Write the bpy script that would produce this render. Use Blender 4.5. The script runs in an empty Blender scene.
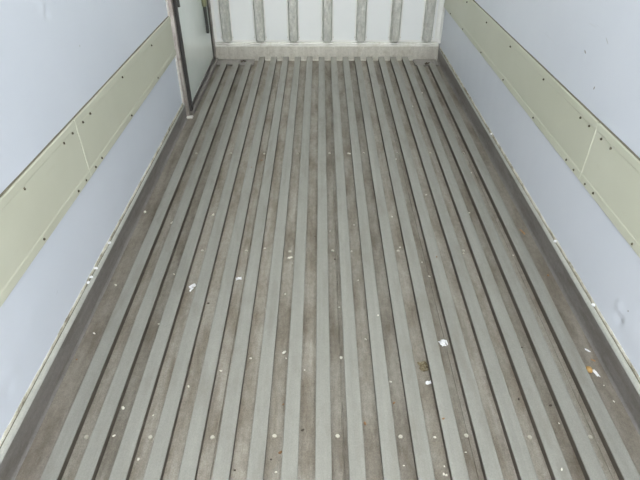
import bpy, bmesh, math, random
from mathutils import Vector, Matrix, noise
random.seed(7)
C = bpy.context.scene.collection
scene = bpy.context.scene

# ------------------------------------------------------------ camera
CAM_H = 1.63
TILT = math.atan(406.0 / 532.0)
cam_data = bpy.data.cameras.new('camera')
cam_data.sensor_width = 36.0
cam_data.lens = 532.0 / 640.0 * 36.0
cam_data.shift_x = -0.6 / 640.0
cam_data.clip_start = 0.02
cam = bpy.data.objects.new('camera', cam_data)
cam.location = (0, 0, CAM_H)
cam.rotation_euler = (math.pi / 2 - TILT, 0, 0)
C.objects.link(cam)
scene.camera = cam

# ------------------------------------------------------------ world: bright overcast sky entering through the open rear doors
world = bpy.data.worlds.new('overcast_sky')
scene.world = world
world.use_nodes = True
bg = world.node_tree.nodes['Background']
bg.inputs['Color'].default_value = (0.97, 0.985, 1.0, 1)
bg.inputs['Strength'].default_value = 1.0
scene.view_settings.view_transform = 'Standard'
scene.view_settings.look = 'None'
scene.view_settings.gamma = 1.0
scene.view_settings.use_curve_mapping = False
scene.view_settings.exposure = 2.25

# ------------------------------------------------------------ dimensions (metres; x right, y into the body, z up)
PITCH = 0.107
RIB_HALF = 0.0262
RIB_H = 0.035
RIB_X0 = 0.0625 - 8.5 * PITCH            # centre of the first rib
N_RIBS = 18
Y_REAR = -0.55                           # open rear end of the body, behind the camera
Y_KICK = 4.815                           # face of the kick plate at the far end
Y_BACK = 4.875                           # far wall
Y_DOOR0, Y_DOOR1 = 3.59, 4.80            # side door in the left wall
ROOF_Z = 2.25
def XL(y): return -0.998 + 0.0105 * (y - 1.5)
def XR(y): return 1.113 - 0.0135 * (y - 1.5)
def FL(y): return -0.975 + 0.0055 * (y - 1.5)
def FR(y): return 1.090 - 0.0095 * (y - 1.5)

# ------------------------------------------------------------ materials
def lin(r, g, b):
    def f(c):
        c /= 255.0
        return c / 12.92 if c <= 0.04045 else ((c + 0.055) / 1.055) ** 2.4
    return (f(r), f(g), f(b), 1)

class Mat:
    def __init__(s, name, rough=0.5, metal=0.0, spec=0.5):
        s.m = bpy.data.materials.new(name); s.m.use_nodes = True
        s.t = s.m.node_tree; s.b = s.t.nodes['Principled BSDF']
        s.b.inputs['Roughness'].default_value = rough
        s.b.inputs['Metallic'].default_value = metal
        s.b.inputs['Specular IOR Level'].default_value = spec
    def n(s, kind, **kw):
        nd = s.t.nodes.new(kind)
        for k, v in kw.items():
            if k in nd.inputs: nd.inputs[k].default_value = v
            else: setattr(nd, k, v)
        return nd
    def l(s, a, b): s.t.links.new(a, b)
    def coords(s, scale=(1, 1, 1), rnd=False):
        tc = s.n('ShaderNodeNewGeometry')
        mp = s.n('ShaderNodeMapping'); mp.inputs['Scale'].default_value = scale
        s.l(tc.outputs['Position'], mp.inputs['Vector'])
        if rnd:
            oi = s.n('ShaderNodeObjectInfo')
            mu = s.n('ShaderNodeMath', operation='MULTIPLY'); mu.inputs[1].default_value = 37.0
            s.l(oi.outputs['Random'], mu.inputs[0])
            cx = s.n('ShaderNodeCombineXYZ'); s.l(mu.outputs[0], cx.inputs['X']); s.l(mu.outputs[0], cx.inputs['Z'])
            s.l(cx.outputs[0], mp.inputs['Location'])
        return mp.outputs['Vector']
    def noise(s, vec, scale, detail=4, rough=0.55):
        nd = s.n('ShaderNodeTexNoise'); nd.inputs['Scale'].default_value = scale
        nd.inputs['Detail'].default_value = detail; nd.inputs['Roughness'].default_value = rough
        s.l(vec, nd.inputs['Vector']); return nd.outputs['Fac']
    def ramp(s, fac, stops):
        nd = s.n('ShaderNodeValToRGB'); e = nd.color_ramp.elements
        while len(e) < len(stops): e.new(0.5)
        for el, (p, c) in zip(e, stops): el.position = p; el.color = c
        s.l(fac, nd.inputs['Fac']); return nd.outputs['Color']
    def mix(s, fac, a, b, mode='MIX'):
        nd = s.n('ShaderNodeMix', data_type='RGBA', blend_type=mode)
        for sock, v in ((nd.inputs[0], fac), (nd.inputs[6], a), (nd.inputs[7], b)):
            if isinstance(v, (int, float)): sock.default_value = v
            elif isinstance(v, tuple): sock.default_value = v
            else: s.l(v, sock)
        return nd.outputs[2]
    def color(s, v):
        if isinstance(v, tuple): s.b.inputs['Base Color'].default_value = v
        else: s.l(v, s.b.inputs['Base Color'])
        return s
    def bump(s, fac, strength=0.1, dist=0.002):
        nd = s.n('ShaderNodeBump'); nd.inputs['Strength'].default_value = strength
        nd.inputs['Distance'].default_value = dist
        s.l(fac, nd.inputs['Height']); s.l(nd.outputs['Normal'], s.b.inputs['Normal']); return s

def W3(v): return (v, v, v, 1)
BLACK, WHITE = W3(0), W3(1)

def metal_mat(name, c1, c2, dirt, rough, metal, streak=(40, 1.2, 40), dirt_lo=0.5, dirt_hi=0.75, vary=False, mottle=0.45, speck=0.35):
    m = Mat(name, rough, metal)
    v = m.coords(streak, rnd=True); f = m.noise(v, 1.0, 5)
    base = m.ramp(f, [(0.3, c1), (0.7, c2)])
    v2 = m.coords((14, 3.5, 14), rnd=True); f2 = m.noise(v2, 1.0, 6, 0.65)
    dm = m.ramp(f2, [(dirt_lo, BLACK), (dirt_hi, WHITE)])
    v3 = m.coords((260, 160, 260)); f3 = m.noise(v3, 1.0, 3, 0.7)
    col = m.mix(dm, base, dirt)
    col = m.mix(speck, col, m.ramp(f3, [(0.3, W3(0.55)), (0.65, W3(1.0))]), 'MULTIPLY')
    f4 = m.noise(m.coords((55, 38, 55), rnd=True), 1.0, 4, 0.7)
    col = m.mix(mottle, col, m.ramp(f4, [(0.35, W3(0.72)), (0.6, W3(1.0))]), 'MULTIPLY')
    if vary:
        oi = m.n('ShaderNodeObjectInfo')
        col = m.mix(1.0, col, m.ramp(oi.outputs['Random'], [(0.0, W3(0.8)), (1.0, W3(1.14))]), 'MULTIPLY')
    m.color(col)
    rr = m.n('ShaderNodeMapRange'); rr.inputs['To Min'].default_value = rough - 0.06; rr.inputs['To Max'].default_value = rough + 0.16
    m.l(f2, rr.inputs['Value']); m.l(rr.outputs[0], m.b.inputs['Roughness'])
    m.bump(f3, 0.12, 0.001)
    return m.m

M = {}
M['rib'] = metal_mat('rib_aluminium', lin(149, 148, 141), lin(161, 160, 153), lin(136, 132, 123), 0.42, 0.35, dirt_lo=0.5, dirt_hi=0.85, mottle=0.2)
M['rib_side'] = metal_mat('rib_side_shade', lin(94, 87, 78), lin(105, 98, 89), lin(84, 76, 66), 0.6, 0.3)
M['channel'] = metal_mat('channel_aluminium_dirty', lin(166, 160, 149), lin(182, 176, 166), lin(130, 119, 104), 0.44, 0.45, streak=(60, 1.0, 60), dirt_lo=0.42, dirt_hi=0.72, vary=True, mottle=0.6, speck=0.7)
M['gutter'] = metal_mat('gutter_aluminium_dirty', lin(150, 143, 133), lin(162, 155, 145), lin(126, 117, 105), 0.52, 0.3, dirt_lo=0.42, dirt_hi=0.7, mottle=0.6, speck=0.6)
M['skirt'] = metal_mat('skirting_aluminium', lin(146, 142, 139), lin(160, 156, 153), lin(122, 116, 109), 0.4, 0.55, dirt_lo=0.5, dirt_hi=0.8)
M['cap'] = metal_mat('skirting_cap_aluminium', lin(176, 177, 170), lin(192, 192, 185), lin(150, 145, 134), 0.35, 0.4, dirt_lo=0.55, dirt_hi=0.85)
M['kick'] = metal_mat('kick_plate_aluminium', lin(216, 212, 201), lin(232, 229, 219), lin(192, 184, 167), 0.33, 0.55, streak=(30, 2, 3), dirt_lo=0.55, dirt_hi=0.85)
M['cap_white'] = metal_mat('ledge_aluminium', lin(240, 238, 231), lin(247, 246, 240), lin(216, 210, 196), 0.3, 0.25, dirt_lo=0.55, dirt_hi=0.85, mottle=0.15)
M['galv'] = metal_mat('galvanised_batten', lin(184, 186, 180), lin(226, 226, 218), lin(186, 184, 174), 0.38, 0.4, streak=(50, 50, 22), dirt_lo=0.5, dirt_hi=0.8)
M['frame'] = metal_mat('door_frame_steel', lin(150, 142, 138), lin(196, 190, 184), lin(128, 112, 102), 0.3, 0.7, streak=(40, 40, 6))
M['bright'] = metal_mat('bright_edge_steel', lin(232, 229, 224), lin(244, 242, 238), lin(214, 204, 192), 0.3, 0.3)
M['screw'] = Mat('screw_zinc', 0.4, 0.7).color(lin(206, 202, 190)).m
M['board_screw'] = Mat('board_screw_dark', 0.5, 0.3).color(lin(84, 78, 62)).m
M['rubber'] = Mat('black_rubber_gasket', 0.6).color(lin(58, 56, 54)).m
M['grime_rubber'] = Mat('grey_rubber_gasket', 0.6).color(lin(78, 76, 72)).m

def wall_mat(name, c1, c2, rough, marks=()):
    m = Mat(name, rough, 0.0, 0.5)
    v = m.coords((1, 1, 1)); f = m.noise(v, 1.3, 4)
    col = m.ramp(f, [(0.3, c1), (0.7, c2)])
    v2 = m.coords((7, 3, 30)); f2 = m.noise(v2, 1.0, 6, 0.7)
    col = m.mix(m.ramp(f2, [(0.66, BLACK), (0.9, W3(0.35))]), col, lin(170, 168, 160))
    g = m.n('ShaderNodeNewGeometry')
    for (p, r, c) in marks:                       # scuffs and punctures with a place and shape of their own
        mp = m.n('ShaderNodeMapping'); mp.vector_type = 'TEXTURE'
        mp.inputs['Location'].default_value = p; mp.inputs['Scale'].default_value = r
        mp.inputs['Rotation'].default_value = (0.5, 0, 0)
        m.l(g.outputs['Position'], mp.inputs['Vector'])
        ln = m.n('ShaderNodeVectorMath', operation='LENGTH'); m.l(mp.outputs[0], ln.inputs[0])
        col = m.mix(m.ramp(ln.outputs['Value'], [(0.55, W3(0.9)), (1.0, BLACK)]), col, c)
    m.color(col)
    m.bump(m.noise(m.coords((9, 9, 9)), 1.0, 3), 0.06, 0.01)
    return m.m
mk = lin(112, 108, 96)
M['wall_r'] = wall_mat('wall_laminate_right', lin(205, 210, 219), lin(211, 215, 223), 0.38,
    [((1.105, 2.242, 0.907), (0.1, 0.012, 0.005), mk), ((1.105, 2.084, 0.813), (0.1, 0.005, 0.01), mk),
     ((1.105, 2.096, 0.996), (0.1, 0.022, 0.003), lin(176, 178, 178)), ((1.105, 1.378, 0.254), (0.1, 0.004, 0.004), mk)])
M['wall_l'] = wall_mat('wall_laminate_left', lin(203, 209, 219), lin(209, 214, 223), 0.38,
    [((-0.994, 2.224, 0.937), (0.1, 0.006, 0.005), lin(176, 182, 182)), ((-0.994, 1.48, 0.25), (0.1, 0.012, 0.004), lin(196, 202, 210))])
M['wall_b'] = wall_mat('far_wall_panel', lin(240, 243, 244), lin(246, 248, 248), 0.3)
M['white_trim'] = wall_mat('white_trim', lin(240, 241, 238), lin(246, 246, 243), 0.3)
def roof_mat():
    # translucent fibreglass roof sheet: daylight glows through it
    m = Mat('translucent_fibreglass_roof', 0.5)
    m.color(lin(230, 230, 226))
    tr = m.n('ShaderNodeBsdfTranslucent'); tr.inputs['Color'].default_value = lin(246, 247, 244)
    mx = m.n('ShaderNodeMixShader'); mx.inputs[0].default_value = 0.5
    m.l(m.b.outputs[0], mx.inputs[1]); m.l(tr.outputs[0], mx.inputs[2])
    m.l(mx.outputs[0], m.t.nodes['Material Output'].inputs['Surface'])
    return m.m
M['roof'] = roof_mat()

def board_mat():
    m = Mat('cream_scuff_board', 0.42, 0.0, 0.5)
    f = m.noise(m.coords((2, 2, 2), rnd=True), 1.2, 4)
    col = m.ramp(f, [(0.3, lin(190, 191, 173)), (0.7, lin(196, 197, 180))])
    f2 = m.noise(m.coords((10, 4, 16)), 1.0, 6, 0.7)
    col = m.mix(m.ramp(f2, [(0.62, BLACK), (0.85, W3(0.5))]), col, lin(172, 172, 146))
    m.color(col); m.bump(f2, 0.04, 0.004)
    return m.m
M['board'] = board_mat()
M['board_joint'] = Mat('cream_joint_strip', 0.4).color(lin(202, 203, 186)).m
def seal_mat():
    m = Mat('old_sealant', 0.7)
    f = m.noise(m.coords((20, 12, 20)), 1.0, 5, 0.7)
    m.color(m.ramp(f, [(0.35, lin(132, 126, 110)), (0.5, lin(202, 198, 182)), (0.65, lin(226, 225, 216))]))
    return m.m
M['seal'] = seal_mat()
M['gap'] = Mat('dark_sealing_strip', 0.7).color(lin(104, 100, 84)).m
def door_mat():
    m = Mat('side_door_gloss_panel', 0.12, 0.0, 0.6)
    f = m.noise(m.coords((3, 3, 3)), 1.0, 3)
    m.color(m.ramp(f, [(0.3, lin(210, 218, 212)), (0.7, lin(218, 224, 219))]))
    return m.m
M['door'] = door_mat()
M['olive'] = Mat('olive_block_paint', 0.5).color(lin(140, 142, 112)).m
M['darkbar'] = Mat('dark_bar_metal', 0.45, 0.3).color(lin(78, 80, 76)).m
M['paper'] = Mat('white_paper', 0.75).color(lin(240, 240, 242)).m
M['crumb'] = Mat('pale_crumb', 0.7).color(lin(232, 228, 216)).m
M['grit'] = Mat('dark_grit', 0.8).color(lin(84, 76, 66)).m
M['rust'] = Mat('rust_crumb', 0.8).color(lin(146, 112, 80)).m
M['amber'] = Mat('amber_pellet', 0.4).color(lin(196, 158, 98)).m
def moss_mat():
    m = Mat('olive_dirt', 0.9)
    m.color(m.ramp(m.noise(m.coords((120, 120, 120)), 1.0, 4, 0.7), [(0.35, lin(84, 72, 50)), (0.5, lin(122, 112, 86)), (0.65, lin(150, 142, 124))]))
    return m.m
M['moss'] = moss_mat()
M['straw'] = Mat('straw_bit', 0.8).color(lin(176, 140, 104)).m

# ------------------------------------------------------------ mesh helpers
def obj(name, bm, mat, parent=None, smooth=False):
    me = bpy.data.meshes.new(name)
    bmesh.ops.recalc_face_normals(bm, faces=bm.faces)
    if smooth:
        for f in bm.faces: f.smooth = True
    bm.to_mesh(me); bm.free()
    me.materials.append(mat)
    o = bpy.data.objects.new(name, me); C.objects.link(o)
    if parent: o.parent = parent
    return o
def inst(src, loc, parent, rot=None, scale=None):
    o = src.copy(); C.objects.link(o); o.location = loc; o.parent = parent
    if rot: o.rotation_euler = rot
    if scale: o.scale = scale
    return o
def structure(o, label, cat):
    o['kind'] = 'structure'; o['label'] = label; o['category'] = cat; return o
def tag(o, label, cat, group=None):
    o['label'] = label; o['category'] = cat
    if group: o['group'] = group
    return o
def box(bm, x0, x1, y0, y1, z0, z1, bev=0.0):
    r = bmesh.ops.create_cube(bm, size=1.0)
    for v in r['verts']:
        v.co = Vector(((x0 + x1) / 2 + v.co.x * (x1 - x0), (y0 + y1) / 2 + v.co.y * (y1 - y0), (z0 + z1) / 2 + v.co.z * (z1 - z0)))
    if bev:
        es = list({e for v in r['verts'] for e in v.link_edges})
        bmesh.ops.bevel(bm, geom=es, offset=bev, segments=1, affect='EDGES')
    return bm
def sweep_y(sections, closed=True, caps=True):
    """sections: list of (y, [(x, z), ...]) rings joined along y"""
    bm = bmesh.new(); rings = []
    for y, pts in sections: rings.append([bm.verts.new((x, y, z)) for x, z in pts])
    n = len(rings[0])
    for a, b in zip(rings, rings[1:]):
        for i in range(n if closed else n - 1):
            bm.faces.new((a[i], a[(i + 1) % n], b[(i + 1) % n], b[i]))
    if closed and caps:
        bm.faces.new(rings[0][::-1]); bm.faces.new(rings[-1])
    return bm
def extrude_z(pts, z0, z1):
    bm = bmesh.new()
    a = [bm.verts.new((x, y, z0)) for x, y in pts]; b = [bm.verts.new((x, y, z1)) for x, y in pts]
    n = len(a)
    for i in range(n): bm.faces.new((a[i], a[(i + 1) % n], b[(i + 1) % n], b[i]))
    bm.faces.new(a[::-1]); bm.faces.new(b)
    return bm
def extrude_x(pts, x0, x1):
    bm = bmesh.new()
    a = [bm.verts.new((x0, y, z)) for y, z in pts]; b = [bm.verts.new((x1, y, z)) for y, z in pts]
    n = len(a)
    for i in range(n): bm.faces.new((a[i], a[(i + 1) % n], b[(i + 1) % n], b[i]))
    bm.faces.new(a[::-1]); bm.faces.new(b)
    return bm

# ------------------------------------------------------------ floor: bed plate, grooves, ribs, gutters, screws
bm = bmesh.new(); box(bm, -1.04, 1.16, Y_REAR, 4.95, -0.12, -0.006)
floor = structure(obj('floor', bm, M['gutter']), 'ribbed grey aluminium floor of the truck body with dirty grooves', 'floor')

def rib_profile():
    h, s, t = RIB_HALF, RIB_HALF - 0.002, RIB_H
    return [(-s, 0), (-s, t - .0065), (-h, t - .005), (-h, t - .0012), (-h + .0012, t), (h - .0012, t), (h, t - .0012), (h, t - .005), (s, t - .0065), (s, 0)]
short = {0: 4.655, 1: 4.665, 2: 4.66, 16: 4.60, 17: 4.64}
long_rib = None
for i in range(N_RIBS):
    x = RIB_X0 + i * PITCH
    if i in short or long_rib is None:
        y1 = short.get(i, Y_KICK - 0.004)
        bm = sweep_y([(Y_REAR, rib_profile()), (y1, rib_profile())])
        r = obj('rib', bm, M['rib'], floor); r.location = (x, 0, 0)
        r.data.materials.append(M['rib_side'])            # side faces get a darker brown, shade between the ribs put into colour
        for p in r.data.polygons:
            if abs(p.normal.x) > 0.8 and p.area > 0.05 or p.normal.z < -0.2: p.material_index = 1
        if i not in short: long_rib = r
    else:
        r = inst(long_rib, (x, 0, 0), floor)
# groove pans between the ribs, each with a shallow interlocking seam
hw = PITCH / 2 - RIB_HALF + 0.0018
prof = [(-hw, -0.006), (-hw, 0.0012), (-hw + 0.012, 0.0), (0.010, 0.0), (0.0115, 0.0028), (0.0145, 0.0028), (0.016, 0.0), (hw - 0.012, 0.0), (hw, 0.0012), (hw, -0.006)]
bm = sweep_y([(Y_REAR, prof), (Y_KICK - 0.002, prof)])
pan = obj('groove_pan', bm, M['channel'], floor); pan.location = (RIB_X0 + 0.5 * PITCH, 0, 0)
prof2 = [(-hw, -0.006), (-hw, 0.0012), (-hw + 0.012, 0.0), (hw - 0.012, 0.0), (hw, 0.0012), (hw, -0.006)]
pan2 = None
for i in range(1, N_RIBS - 1):
    x = RIB_X0 + (i + 0.5) * PITCH
    if i % 4 == 0: o = inst(pan, (x, 0, 0), floor)
    elif pan2 is None:
        pan2 = obj('groove_pan', sweep_y([(Y_REAR, prof2), (Y_KICK - 0.002, prof2)]), M['channel'], floor); pan2.location = (x, 0, 0)
    else: o = inst(pan2, (x, 0, 0), floor)
# gutters along both walls
xa = RIB_X0 - RIB_HALF + 0.0022; xb = RIB_X0 + 17 * PITCH + RIB_HALF - 0.0022
bm = sweep_y([(y, [(FL(y) - 0.01, -0.006), (FL(y) - 0.01, 0.0), (xa, 0.0), (xa, -0.006)]) for y in (Y_REAR, Y_KICK - .002)])
obj('gutter_strip', bm, M['gutter'], floor)
bm = sweep_y([(y, [(xb, -0.006), (xb, 0.0), (FR(y) + 0.01, 0.0), (FR(y) + 0.01, -0.006)]) for y in (Y_REAR, Y_KICK - .002)])
obj('gutter_strip', bm, M['gutter'], floor)
# cross strips where the outer ribs stop short of the kick plate
# floor screws: one row in every other groove
def screw_mesh(name, r, h, mat, parent):
    bm = bmesh.new()
    bmesh.ops.create_cone(bm, cap_ends=True, segments=10, radius1=r, radius2=r * 0.8, depth=h)
    bmesh.ops.create_cone(bm, cap_ends=True, segments=6, radius1=r * 0.4, radius2=r * 0.3, depth=h * 1.4)
    return obj(name, bm, mat, parent)
fs = None
for (y, idx) in ((1.035, range(0, 17, 2)), (2.045, (2, 4, 6, 8, 11, 14)), (3.05, range(0, 17, 2))):
    for i in idx:
        loc = (RIB_X0 + (i + 0.5) * PITCH + random.uniform(-.006, .006), y + random.uniform(-.006, .006), 0.001)
        if fs is None: fs = screw_mesh('screw', 0.0085, 0.006, M['screw'], floor); fs.location = loc
        else: inst(fs, loc, floor, (0, 0, random.random() * 3))

# ------------------------------------------------------------ side walls
def wall_mesh(side, y0, y1, ny, nz, zlo, zhi, dents):
    F = XL if side < 0 else XR
    bm = bmesh.new(); g = []
    for j in range(ny + 1):
        y = y0 + (y1 - y0) * j / ny; row = []
        for k in range(nz + 1):
            z = zlo + (zhi - zlo) * k / nz
            d = 0.0022 * noise.noise(Vector((side * 3.1, y * 1.7, z * 2.3))) + 0.0007 * noise.noise(Vector((side * 9.1, y * 9, z * 9)))
            for (cy, cz, r, a) in dents:
                q = ((y - cy) ** 2 + (z - cz) ** 2) / (r * r)
                if q < 9: d += a * math.exp(-q)
            if 0.43 < z < 0.75: d = min(d, 0.001)
            row.append(bm.verts.new((F(y) - side * d, y, z)))
        g.append(row)
    for j in range(ny):
        for k in range(nz):
            bm.faces.new((g[j][k], g[j + 1][k], g[j + 1][k + 1], g[j][k + 1]))
    # outer skin so the wall has thickness
    ox = -1.09 if side < 0 else 1.20
    o = [bm.verts.new((ox, y, z)) for y, z in ((y0, zlo), (y1, zlo), (y1, zhi), (y0, zhi))]
    bm.faces.new(o)
    edges = [e for e in bm.edges if e.is_boundary]
    bm.faces.new([r[0] for r in g] + [o[1], o[0]])
    bm.faces.new([r[-1] for r in g] + [o[2], o[3]])
    bm.faces.new(g[0] + [o[3], o[0]]); bm.faces.new(g[-1] + [o[2], o[1]])
    return bm
dl = [(2.034, 1.115, 0.018, -0.007), (2.01, 1.135, 0.02, 0.006), (1.07, 0.21, 0.025, -0.004), (1.12, 0.25, 0.03, 0.003), (2.45, 1.05, 0.015, -0.003), (1.3, 0.3, 0.05, 0.002)]
dr = [(1.404, 0.192, 0.022, -0.010), (1.42, 0.22, 0.022, 0.008), (2.24, 0.9, 0.02, -0.003), (2.09, 0.81, 0.02, -0.003), (1.3, 0.22, 0.06, 0.003), (1.28, 0.30, 0.03, -0.003)]
wl = structure(obj('wall_left', wall_mesh(-1, Y_REAR, Y_DOOR0, 300, 170, -0.006, ROOF_Z, dl), M['wall_l'], smooth=False), 'pale blue white laminated wall on the left with a cream scuff board', 'wall')
wr = structure(obj('wall_right', wall_mesh(1, Y_REAR, Y_BACK, 380, 170, -0.006, ROOF_Z, dr), M['wall_r'], smooth=False), 'pale blue white laminated wall on the right with a cream scuff board', 'wall')
for w in (wl, wr):
    for p in w.data.polygons: p.use_smooth = len(p.vertices) == 4 and p.area < 0.01
# left wall beyond and above the side door
bm = bmesh.new()
box(bm, -1.09, XL(4.2), Y_DOOR0, 4.95, 1.98, ROOF_Z); box(bm, -1.09, XL(4.8) - 0.004, Y_DOOR1 + 0.02, 4.95, -0.006, 1.98)
obj('wall_header', bm, M['wall_l'], wl)

# cream scuff boards with a lip along each edge, their screws and dark top seals
def B0(y): return 0.462 - 0.004 * (y - 1.5)
def B1(y): return 0.730 - 0.0138 * (y - 1.6)
def scuff_board(side, y0, y1, parent):
    F = XL if side < 0 else XR
    def ring(y):
        x = F(y); s = -side
        b0, b1 = B0(y), B1(y)
        pr = [(-0.004, b0), (0.009, b0), (0.0115, b0 + .004), (0.0115, b0 + .034), (0.0100, b0 + .040), (0.0100, b1 - .034), (0.0115, b1 - .028), (0.0115, b1 - .004), (0.009, b1), (-0.004, b1)]
        return [(x + s * d, z) for d, z in pr]
    n = 14
    return obj('scuff_board', sweep_y([(y0 + (y1 - y0) * i / n, ring(y0 + (y1 - y0) * i / n)) for i in range(n + 1)]), M['board'], parent)
bs = None
for side, wall, ends in ((-1, wl, ((Y_REAR + .01, 1.974), (1.982, Y_DOOR0 - 0.004))), (1, wr, ((Y_REAR + .01, 1.946), (1.954, Y_BACK - 0.012)))):
    F = XL if side < 0 else XR
    off = 0.0 if side < 0 else -0.03
    for (a, b) in ends:
        bd = scuff_board(side, a, b, wall)
        for y in (0.46, 0.98, 1.515, 1.84, 1.925, 2.04, 2.122, 2.57, 3.10, 3.62, 4.15, 4.6):
            ys = y + off
            if not (a + 0.02 < ys < b - 0.02): continue
            for z in (B0(ys) + 0.018, B1(ys) - 0.040):
                loc = (F(ys) - side * 0.0118, ys + random.uniform(-.006, .006), z + random.uniform(-.003, .003))
                if bs is None:
                    bs = screw_mesh('screw', 0.0056, 0.006, M['board_screw'], bd); bs.rotation_euler = (0, math.pi / 2, 0); bs.location = loc
                else: inst(bs, loc, bd, (random.random() * 3, math.pi / 2, 0))
        # joint cover between two boards
    yj = ends[0][1] + 0.004
    bm = bmesh.new(); x = F(yj); s = -side
    box(bm, min(x, x + s * 0.0122), max(x, x + s * 0.0122), yj - 0.0038, yj + 0.0038, B0(yj) + 0.003, B1(yj) - 0.003, 0.0012)
    obj('joint_strip', bm, M['board_joint'], wall)
    # dark sealing strip on the upper edge
    y0, y1 = ends[0][0], ends[1][1]; n = 60; secs = []
    for i in range(n + 1):
        y = y0 + (y1 - y0) * i / n; t = 0.0055 + 0.002 * noise.noise(Vector((y * 6, side, 0)))
        x = F(y); q = B1(y) + 0.0004
        secs.append((y, [(x + side * 0.006, q), (x + s * 0.006, q), (x + s * 0.006, q + t * 0.3), (x + s * 0.001, q + t * 0.6), (x + side * 0.006, q + t * 0.6)]))
    obj('edge_seal', sweep_y(secs), M['gap'], wall)

# skirting along both walls: upright face, rolled bright top, ragged sealant behind it
def skirting(side, y0, y1, name, label):
    F = XL if side < 0 else XR; G = FL if side < 0 else FR
    secs, caps, gaps = [], [], []
    n = 30
    for i in range(n + 1):
        y = y0 + (y1 - y0) * i / n; f, w = G(y), F(y); s = -side
        back = w + side * 0.004
        secs.append((y, [(f + s * 0.008, 0.0005), (f + s * 0.002, 0.008), (f, 0.016), (f, 0.098), (back, 0.098), (back, 0.0005)]))
        caps.append((y, [(f, 0.0982), (f - s * 0.001, 0.101), (f + (w - f) * 0.25, 0.1055), (w + s * 0.0085, 0.1105), (w + s * 0.007, 0.106), (w + s * 0.007, 0.0982)]))
        gaps.append((y, [(w + s * 0.0068, 0.0985), (w + s * 0.0068, 0.1065), (w + s * 0.001, 0.1085), (w + side * 0.004, 0.1085), (w + side * 0.004, 0.0985)]))
    o = structure(obj(name, sweep_y(secs), M['skirt']), label, 'skirting')
    obj('skirting_cap', sweep_y(caps), M['cap'], o)
    obj('joint_gap', sweep_y(gaps), M['gap'], o)
    n = 200; secs = []
    for i in range(n + 1):
        y = y0 + (y1 - y0) * i / n; f, w = G(y), F(y); s = -side
        e = 0.003 * noise.noise(Vector((y * 5, side * 4, 0))) + 0.004 * noise.noise(Vector((y * 23, side * 7, 0)))
        t = 0.1195 + e; d = 0.0035 + 0.4 * e
        secs.append((y, [(w + side * 0.006, 0.1088), (w + s * d, 0.1088), (w + s * d * 0.8, 0.113), (w + s * 0.0025, t), (w + side * 0.006, t)]))
    obj('sealant_bead', sweep_y(secs), M['seal'], o)
    return o
sk_l = skirting(-1, Y_REAR, Y_DOOR0 - 0.003, 'trim_1', 'grey aluminium skirting at the foot of the left wall')
sk_r = skirting(1, Y_REAR, Y_KICK + 0.004, 'trim_2', 'grey aluminium skirting at the foot of the right wall')

# ------------------------------------------------------------ far wall
bm = bmesh.new(); box(bm, -1.09, 1.20, Y_BACK, Y_BACK + 0.08, -0.006, ROOF_Z)
wb = structure(obj('wall_back', bm, M['white_trim']), 'white far end wall with seven upright galvanised battens', 'wall')
bat = [-0.833, -0.5365, -0.2405, 0.0595, 0.356, 0.6595, 0.9475]
BW = 0.042
Z0 = 0.166
def hat(hw, d):
    y = Y_BACK - 0.004
    return [(-hw - .004, y), (-hw + .001, y - 0.002), (-hw + .013, y - d), (hw - .013, y - d), (hw - .001, y - 0.002), (hw + .004, y), (hw - .003, y), (hw - .016, y - d + .003), (-hw + .016, y - d + .003), (-hw + .003, y)]
b0 = None
for x in bat:
    if b0 is None:
        b0 = obj('batten', extrude_z(hat(BW, 0.042), Z0 - 0.004, ROOF_Z - 0.002), M['galv'], wb); b0.location = (x, 0, 0)
    else: inst(b0, (x, 0, 0), wb)
edges = [-0.958] + [v for x in bat for v in (x - BW - 0.001, x + BW + 0.001)] + [1.055]
for i in range(0, len(edges), 2):
    a, b = edges[i], edges[i + 1]
    if i == 0: a += 0.022
    if i == len(edges) - 2: b -= 0.030
    w = b - a
    if w < 0.03: continue
    bm = bmesh.new(); box(bm, a + 0.003, b - 0.003, Y_BACK - 0.0035, Y_BACK + 0.002, Z0, ROOF_Z - 0.002)
    obj('wall_panel', bm, M['wall_b'], wb)
    for (u0, u1) in ((a + 0.001, a + 0.012), (b - 0.012, b - 0.001)):       # folded panel edges
        bm = bmesh.new(); box(bm, u0, u1, Y_BACK - 0.008, Y_BACK + 0.001, Z0, ROOF_Z - 0.002, 0.0015)
        obj('panel_edge', bm, M['white_trim'], wb)
rv = None
for x in bat:
    for s in (-1, 1):
        loc = (x + s * (BW + 0.010), Y_BACK - 0.009, 0.19)
        if rv is None:
            rv = screw_mesh('rivet', 0.004, 0.003, M['screw'], wb); rv.rotation_euler = (math.pi / 2, 0, 0); rv.location = loc
        else: inst(rv, loc, wb, (math.pi / 2, 0, 0))
# corner trims of the far wall
def corner_trim(x_wall, s, name, label):
    pts = [(x_wall + s * 0.0, Y_BACK - 0.001), (x_wall, Y_BACK - 0.055), (x_wall - s * 0.004, Y_BACK - 0.056), (x_wall - s * 0.012, Y_BACK - 0.024), (x_wall - s * 0.014, Y_BACK - 0.012), (x_wall - s * 0.034, Y_BACK - 0.010), (x_wall - s * 0.036, Y_BACK - 0.001)]
    o = structure(obj(name, extrude_z(pts, 0.149, ROOF_Z - 0.002), M['white_trim']), label, 'corner trim')
    return o
ct = corner_trim(XR(Y_BACK) - 0.001, 1, 'trim_3', 'white upright corner trim where far wall meets right wall')
for z in (0.42, 0.95, 1.45):
    inst(rv, (XR(Y_BACK) - 0.010, Y_BACK - 0.034, z), ct, (math.pi / 2, 0, 0.3))
corner_trim(XL(Y_BACK) + 0.002, -1, 'trim_4', 'white upright corner trim between far wall and side door')
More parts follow.
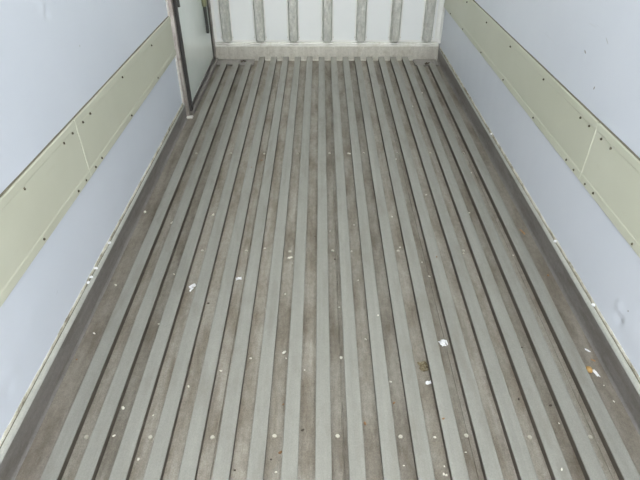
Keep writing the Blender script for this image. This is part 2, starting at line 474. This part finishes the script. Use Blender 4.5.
# kick plate with rolled ledge
xk0, xk1 = XL(Y_KICK) + 0.006, FR(Y_KICK) - 0.004
pts = [(Y_KICK - 0.004, 0.0008), (Y_KICK, 0.008), (Y_KICK, 0.120), (Y_KICK + 0.003, 0.1235), (Y_BACK - 0.0002, 0.1235), (Y_BACK - 0.0002, 0.0008)]
kick = structure(obj('trim_5', extrude_x(pts, xk0, xk1), M['kick']), 'shiny aluminium kick plate with a ledge at the foot of the far wall', 'kick plate')
pts = [(Y_KICK + 0.001, 0.1238), (Y_KICK - 0.001, 0.127), (Y_KICK + 0.002, 0.131), (Y_KICK + 0.010, 0.1325), (Y_KICK + 0.030, 0.1345), (Y_KICK + 0.031, 0.130), (Y_KICK + 0.037, 0.130), (Y_KICK + 0.038, 0.141), (Y_KICK + 0.042, 0.146), (Y_BACK - 0.0005, 0.148), (Y_BACK - 0.0005, 0.1238)]
obj('ledge', extrude_x(pts, xk0, xk1), M['cap_white'], kick)
# short flange covering the floor between the kick plate and the shorter outer ribs
for (a, b, y) in ((xk0 + .012, RIB_X0 + 2 * PITCH + RIB_HALF + .012, 4.672), (RIB_X0 + 16 * PITCH - RIB_HALF - .006, xk1 - .012, 4.66)):
    bm = bmesh.new(); box(bm, a, b, y, Y_KICK - 0.006, 0.0016, 0.012, 0.002)
    obj('floor_flange', bm, M['skirt'], floor)

# ------------------------------------------------------------ roof
bm = bmesh.new(); box(bm, -1.09, 1.20, Y_REAR, 4.955, ROOF_Z, ROOF_Z + 0.003)
structure(obj('ceiling', bm, M['roof']), 'white translucent roof sheet of the truck body', 'ceiling')

# ------------------------------------------------------------ side door in the left wall
DX = -0.950
door = bpy.data.objects.new('door_1', None); C.objects.link(door); door.location = (0, 0, 0)
structure(door, 'glossy pale side door in a steel frame with black rubber seal', 'door')
bm = bmesh.new(); box(bm, DX - 0.05, DX, 3.664, 4.735, 0.052, 1.95, 0.003)
dp = obj('door_panel', bm, M['door'], door)
# frame: near jamb (folded), far jamb, sill
jp = [(-1.0, 3.590), (-0.972, 3.586), (-0.946, 3.594), (-0.942, 3.601), (-0.945, 3.620), (-1.0, 3.622)]
obj('door_jamb', extrude_z(jp, 0.004, 1.98), M['frame'], door)
bm = bmesh.new(); box(bm, -0.984, -0.966, 3.570, 3.588, 0.012, 1.98, 0.003)
obj('jamb_edge', bm, M['bright'], door)  # jamb edge paler than the frame, its highlight put into the colour
bm = bmesh.new(); box(bm, -0.984, -0.920, 3.568, 3.604, 0.0008, 0.014, 0.003)
obj('jamb_foot', bm, M['bright'], door)
bm = bmesh.new(); box(bm, -1.0, -0.936, 4.762, 4.812, 0.034, 1.98, 0.004)
obj('door_jamb', bm, M['frame'], door)
bm = bmesh.new(); box(bm, -1.0, -0.922, 3.645, 4.806, 0.0008, 0.030, 0.004)
obj('door_sill', bm, M['skirt'], door)
bm = bmesh.new(); box(bm, -1.0, -0.93, 3.645, 4.76, 1.962, 1.98, 0.003)
obj('door_header', bm, M['frame'], door)
# rubber seal round the panel
bm = bmesh.new(); box(bm, DX - 0.04, DX + 0.024, 3.6225, 3.662, 0.034, 1.955, 0.004); obj('rubber_seal', bm, M['rubber'], door)
bm = bmesh.new(); box(bm, DX - 0.03, DX + 0.008, 4.727, 4.760, 0.034, 1.955, 0.004); obj('rubber_seal', bm, M['grime_rubber'], door)
bm = bmesh.new(); box(bm, DX - 0.03, DX + 0.008, 3.713, 4.726, 0.032, 0.056, 0.004); obj('rubber_seal', bm, M['grime_rubber'], door)
bm = bmesh.new(); box(bm, DX - 0.03, DX + 0.008, 3.713, 4.726, 1.944, 1.960, 0.004); obj('rubber_seal', bm, M['grime_rubber'], door)
# dark bar, olive block and pale strip, and a hinge at the near edge
bm = bmesh.new(); box(bm, DX + 0.001, DX + 0.022, 4.560, 4.590, 0.31, 0.53, 0.004)
lb = obj('dark_bar', bm, M['darkbar'], door)
bm = bmesh.new(); box(bm, DX + 0.001, DX + 0.034, 4.525, 4.575, 0.525, 0.70, 0.008)
obj('olive_block', bm, M['olive'], lb)
bm = bmesh.new(); box(bm, DX + 0.001, DX + 0.008, 4.600, 4.622, 0.30, 1.2, 0.002)
obj('pale_strip', bm, M['white_trim'], door)
bm = bmesh.new(); box(bm, DX + 0.001, DX + 0.010, 3.716, 3.775, 0.735, 0.80, 0.003)
bmesh.ops.create_cone(bm, cap_ends=True, segments=10, radius1=0.010, radius2=0.010, depth=0.09, matrix=Matrix.Translation((DX + 0.012, 3.735, 0.765)))
obj('hinge', bm, M['darkbar'], door)

door.location = (DX, 4.2, 0)                       # the empty stands at the foot of the door
for chd in list(door.children): chd.location = Vector(chd.location) - Vector((DX, 4.2, 0))

# ------------------------------------------------------------ litter on the floor
def ground_z(x, y):
    i = round((x - RIB_X0) / PITCH)
    if 0 <= i < N_RIBS and abs(x - (RIB_X0 + i * PITCH)) < RIB_HALF and y < short.get(i, 9): return RIB_H
    return 0.0003
def settle(x, y):
    """keep bits off the very edge of a rib"""
    i = round((x - RIB_X0) / PITCH); d = x - (RIB_X0 + i * PITCH)
    if 0 <= i < N_RIBS and 0.018 < abs(d) < 0.036:
        d = math.copysign(0.036, d); x = RIB_X0 + i * PITCH + d
    return x, y
def chip_mesh(name, r, flat, mat, seed):
    bm = bmesh.new(); bmesh.ops.create_icosphere(bm, subdivisions=1, radius=r)
    for v in bm.verts:
        k = 1 + 0.45 * noise.noise(v.co * (2.3 / r) + Vector((seed * 5.7, 0, seed)))
        v.co = Vector((v.co.x * k * 1.25, v.co.y * k, v.co.z * k * flat))
    zm = min(v.co.z for v in bm.verts)
    for v in bm.verts: v.co.z -= zm
    return obj(name, bm, mat)
white = [(-0.706, 1.144), (-0.703, 1.035), (-0.599, 0.949), (-0.493, 1.239), (-0.929, 1.502), (-0.59, 1.115), (-0.144, 1.399), (-0.135, 1.371), (-0.273, 1.371), (-0.38, 1.31), (-0.061, 1.314), (0.08, 1.374), (0.182, 1.47), (0.261, 1.259), (0.27, 0.928), (0.388, 1.029), (0.394, 0.898), (0.403, 0.895), (-0.576, 2.352), (-0.149, 1.987), (-0.158, 1.735), (-0.676, 1.554), (-0.783, 2.287), (0.598, 2.554), (0.175, 2.263), (0.393, 2.073), (0.048, 2.207), (0.382, 2.337), (0.502, 1.856), (0.485, 1.957), (0.172, 1.828), (0.08, 1.653), (0.239, 1.57), (0.683, 3.779), (0.798, 4.044), (0.18, 3.041), (0.475, 2.971), (0.905, 2.797), (0.799, 2.371), (0.944, 2.01), (0.697, 2.026), (0.838, 1.083), (1.052, 1.243), (1.058, 1.173), (0.48, 0.974), (0.406, 0.925), (0.761, 0.895), (-0.95, 2.38), (-0.787, 2.278), (-0.681, 1.87), (-0.929, 1.794), (-0.143, 0.905), (-0.283, 2.065), (-0.132, 1.95), (0.139, 2.042)]
big = {6: 1.35, 11: 1.3, 18: 1.7, 19: 1.8, 33: 2.0, 34: 1.6, 35: 1.8, 37: 1.4, 38: 1.4, 47: 1.5, 50: 1.4, 2: 1.0, 0: 1.2}
dark = [(-0.761, 1.165), (-0.764, 1.448), (-0.28, 0.912), (-0.162, 0.949), (-0.028, 2.164), (0.901, 2.615), (0.718, 1.182), (0.803, 1.427), (0.825, 1.156), (0.069, 1.98), (-0.5, 1.678), (-0.074, 1.056)]
rust = [(-0.951, 1.366), (-0.134, 0.974), (0.264, 1.167), (0.154, 1.083), (-0.131, 1.161), (0.421, 1.079), (1.055, 1.863), (-0.368, 2.958), (-0.415, 2.809), (0.551, 1.957)]
ORD = ['first', 'second', 'third', 'fourth', 'fifth', 'sixth', 'seventh', 'eighth', 'ninth', 'tenth', 'eleventh', 'twelfth', 'thirteenth', 'fourteenth', 'fifteenth', 'sixteenth', 'seventeenth', 'eighteenth']
def where(x, y):
    """which strip of the floor, counted from the left wall"""
    if ground_z(x, y) > 0.01:
        return 'on the %s rib from the left' % ORD[round((x - RIB_X0) / PITCH)]
    i = math.floor((x - RIB_X0) / PITCH)
    if i < 0: return 'in the gutter along the left wall'
    if i >= N_RIBS - 1: return 'in the gutter along the right wall'
    return 'in the %s groove from the left' % ORD[i]
def litter(name, pts, r, flat, mat, look, cat, group, sizes={}):
    base = [None] * 4; made = {}
    for n, (x, y) in enumerate(pts):
        x, y = settle(x, y); k = n % 4
        if base[k] is None: o = base[k] = chip_mesh(name, r, flat, mat, n + r * 100)
        else: o = base[k].copy(); C.objects.link(o)
        o.location = (x, y, ground_z(x, y)); o.rotation_euler = (0, 0, random.random() * 6.28)
        s = sizes.get(n, random.uniform(0.55, 0.95)); o.scale = (s * random.uniform(0.9, 1.35), s * random.uniform(0.75, 1.0), s)
        tag(o, '', cat, group); made.setdefault(where(x, y), []).append((y, o))
    for w, l in made.items():
        l.sort(key=lambda t: t[0])
        for i, (y, o) in enumerate(l):
            o['label'] = '%s %s%s' % (look, w, '' if len(l) == 1 else ', %s' % ('nearest' if i == 0 else ORD[i] + ' nearest'))
litter('crumb', white, 0.0052, 0.55, M['crumb'], 'tiny pale crumb', 'crumb', 'pale crumbs scattered on the floor', big)
litter('grit', dark, 0.0052, 0.6, M['grit'], 'tiny dark grit speck', 'grit', 'dark grit on the floor')
litter('rust_flake', rust, 0.0065, 0.4, M['rust'], 'tiny rust brown flake', 'flake', 'rust brown flakes on the floor')

def scrap(name, x, y, sx, sy, h, mat, label, cat, seed, rz=0.0):
    """crumpled sheet with thickness"""
    bm = bmesh.new(); n = 7; T = []; Bt = []
    for j in range(n + 1):
        ra, rb = [], []
        for i in range(n + 1):
            u, v = i / n - .5, j / n - .5
            k = 1 + 0.5 * noise.noise(Vector((math.atan2(v, u) * 1.2, seed, 0)))
            px, py = u * sx * k, v * sy * k
            z = h * (0.45 + 0.9 * noise.noise(Vector((u * 4.2, v * 4.2, seed * 3.3))))
            z = max(0.0004, z * (1.15 - abs(u) - abs(v)))
            ra.append(bm.verts.new((px, py, z + 0.0006))); rb.append(bm.verts.new((px, py, z)))
        T.append(ra); Bt.append(rb)
    for j in range(n):
        for i in range(n):
            bm.faces.new((T[j][i], T[j][i + 1], T[j + 1][i + 1], T[j + 1][i]))
            bm.faces.new((Bt[j][i], Bt[j + 1][i], Bt[j + 1][i + 1], Bt[j][i + 1]))
    for a in range(n):
        for (A, Bq) in (((T[0][a], T[0][a + 1]), (Bt[0][a + 1], Bt[0][a])), ((T[n][a + 1], T[n][a]), (Bt[n][a], Bt[n][a + 1])),
                        ((T[a + 1][0], T[a][0]), (Bt[a][0], Bt[a + 1][0])), ((T[a][n], T[a + 1][n]), (Bt[a + 1][n], Bt[a][n]))):
            bm.faces.new((*A, *Bq))
    o = obj(name, bm, mat); o.location = (x, y, ground_z(x, y)); o.rotation_euler = (0, 0, rz)
    tag(o, label, cat); return o
scrap('paper_scrap', 0.492, 1.450, 0.030, 0.036, 0.016, M['paper'], 'largest crumpled white paper scrap in a groove right of centre', 'paper scrap', 1.7, 0.4)
scrap('paper_scrap', 0.404, 1.256, 0.024, 0.014, 0.008, M['paper'], 'small white paper scrap just below the olive dirt clump', 'paper scrap', 4.1, 0.35)
scrap('paper_flake', -0.580, 1.790, 0.030, 0.020, 0.010, M['paper'], 'thin torn white flake in a groove left of centre, farther left of two', 'paper scrap', 2.9, 0.8)
scrap('paper_flake', -0.580, 1.768, 0.008, 0.026, 0.006, M['paper'], 'narrow white sliver touching the torn white flake on the left', 'paper scrap', 6.2, -0.5)
scrap('paper_flake', -0.378, 1.839, 0.024, 0.016, 0.009, M['paper'], 'bent white flake in a groove left of centre, nearer the middle', 'paper scrap', 7.7, 0.2)
scrap('paper_chip', 1.046, 1.300, 0.011, 0.034, 0.008, M['paper'], 'white oblong chip beside the amber pellet in the right gutter', 'chip', 3.4, 0.25)
scrap('paper_sliver', 1.058, 1.412, 0.020, 0.008, 0.006, M['paper'], 'thin white sliver above the amber pellet in the right gutter', 'chip', 5.5, -0.7)
scrap('pale_sliver', 1.062, 1.362, 0.016, 0.006, 0.005, M['straw'], 'tan sliver between the white sliver and the amber pellet', 'chip', 8.8, -0.6)
scrap('dirt_clump', 0.396, 1.332, 0.036, 0.044, 0.010, M['moss'], 'flat olive brown dirt clump in a groove above a white scrap', 'dirt', 9.3, 0.2)
scrap('straw_bit', 1.040, 2.202, 0.010, 0.044, 0.006, M['straw'], 'curled tan straw bit in the gutter along the right wall', 'straw', 10.1, 0.3)
scrap('dark_wad', -0.690, 4.745, 0.045, 0.03, 0.02, M['grit'], 'dark dirt wad by the kick plate at the left rib ends', 'dirt', 11.1, 0.3).location.z = 0.0122
scrap('dark_wad', 0.944, 4.690, 0.045, 0.03, 0.02, M['grit'], 'dark dirt wad by the kick plate at the right rib ends', 'dirt', 12.4, 0.3).location.z = 0.0122
# amber pellet
bm = bmesh.new(); bmesh.ops.create_uvsphere(bm, u_segments=14, v_segments=9, radius=0.0125)
for v in bm.verts:
    k = 1 + 0.12 * noise.noise(v.co * 120); v.co = Vector((v.co.x * k * 1.05, v.co.y * k * 1.2, v.co.z * k * 0.75))
zm = min(v.co.z for v in bm.verts)
for v in bm.verts: v.co.z -= zm
p = obj('pellet', bm, M['amber'], smooth=True); p.location = (1.022, 1.310, 0.0003)
tag(p, 'round amber pellet lying in the gutter by the right wall', 'pellet')
# chips of sealant stuck on top of the skirting
ch = None
for (side, y) in ((-1, 1.779), (-1, 1.72), (-1, 1.685), (-1, 1.962), (1, 3.089), (1, 1.973), (1, 1.55)):
    par = sk_l if side < 0 else sk_r; F = XL if side < 0 else XR
    loc = (F(y) - side * 0.010, y, 0.112)
    if ch is None:
        ch = chip_mesh('sealant_chip', 0.008, 0.7, M['paper'], 3); ch.parent = par; ch.location = loc
    else: inst(ch, loc, par, (0, 0, random.random() * 6))
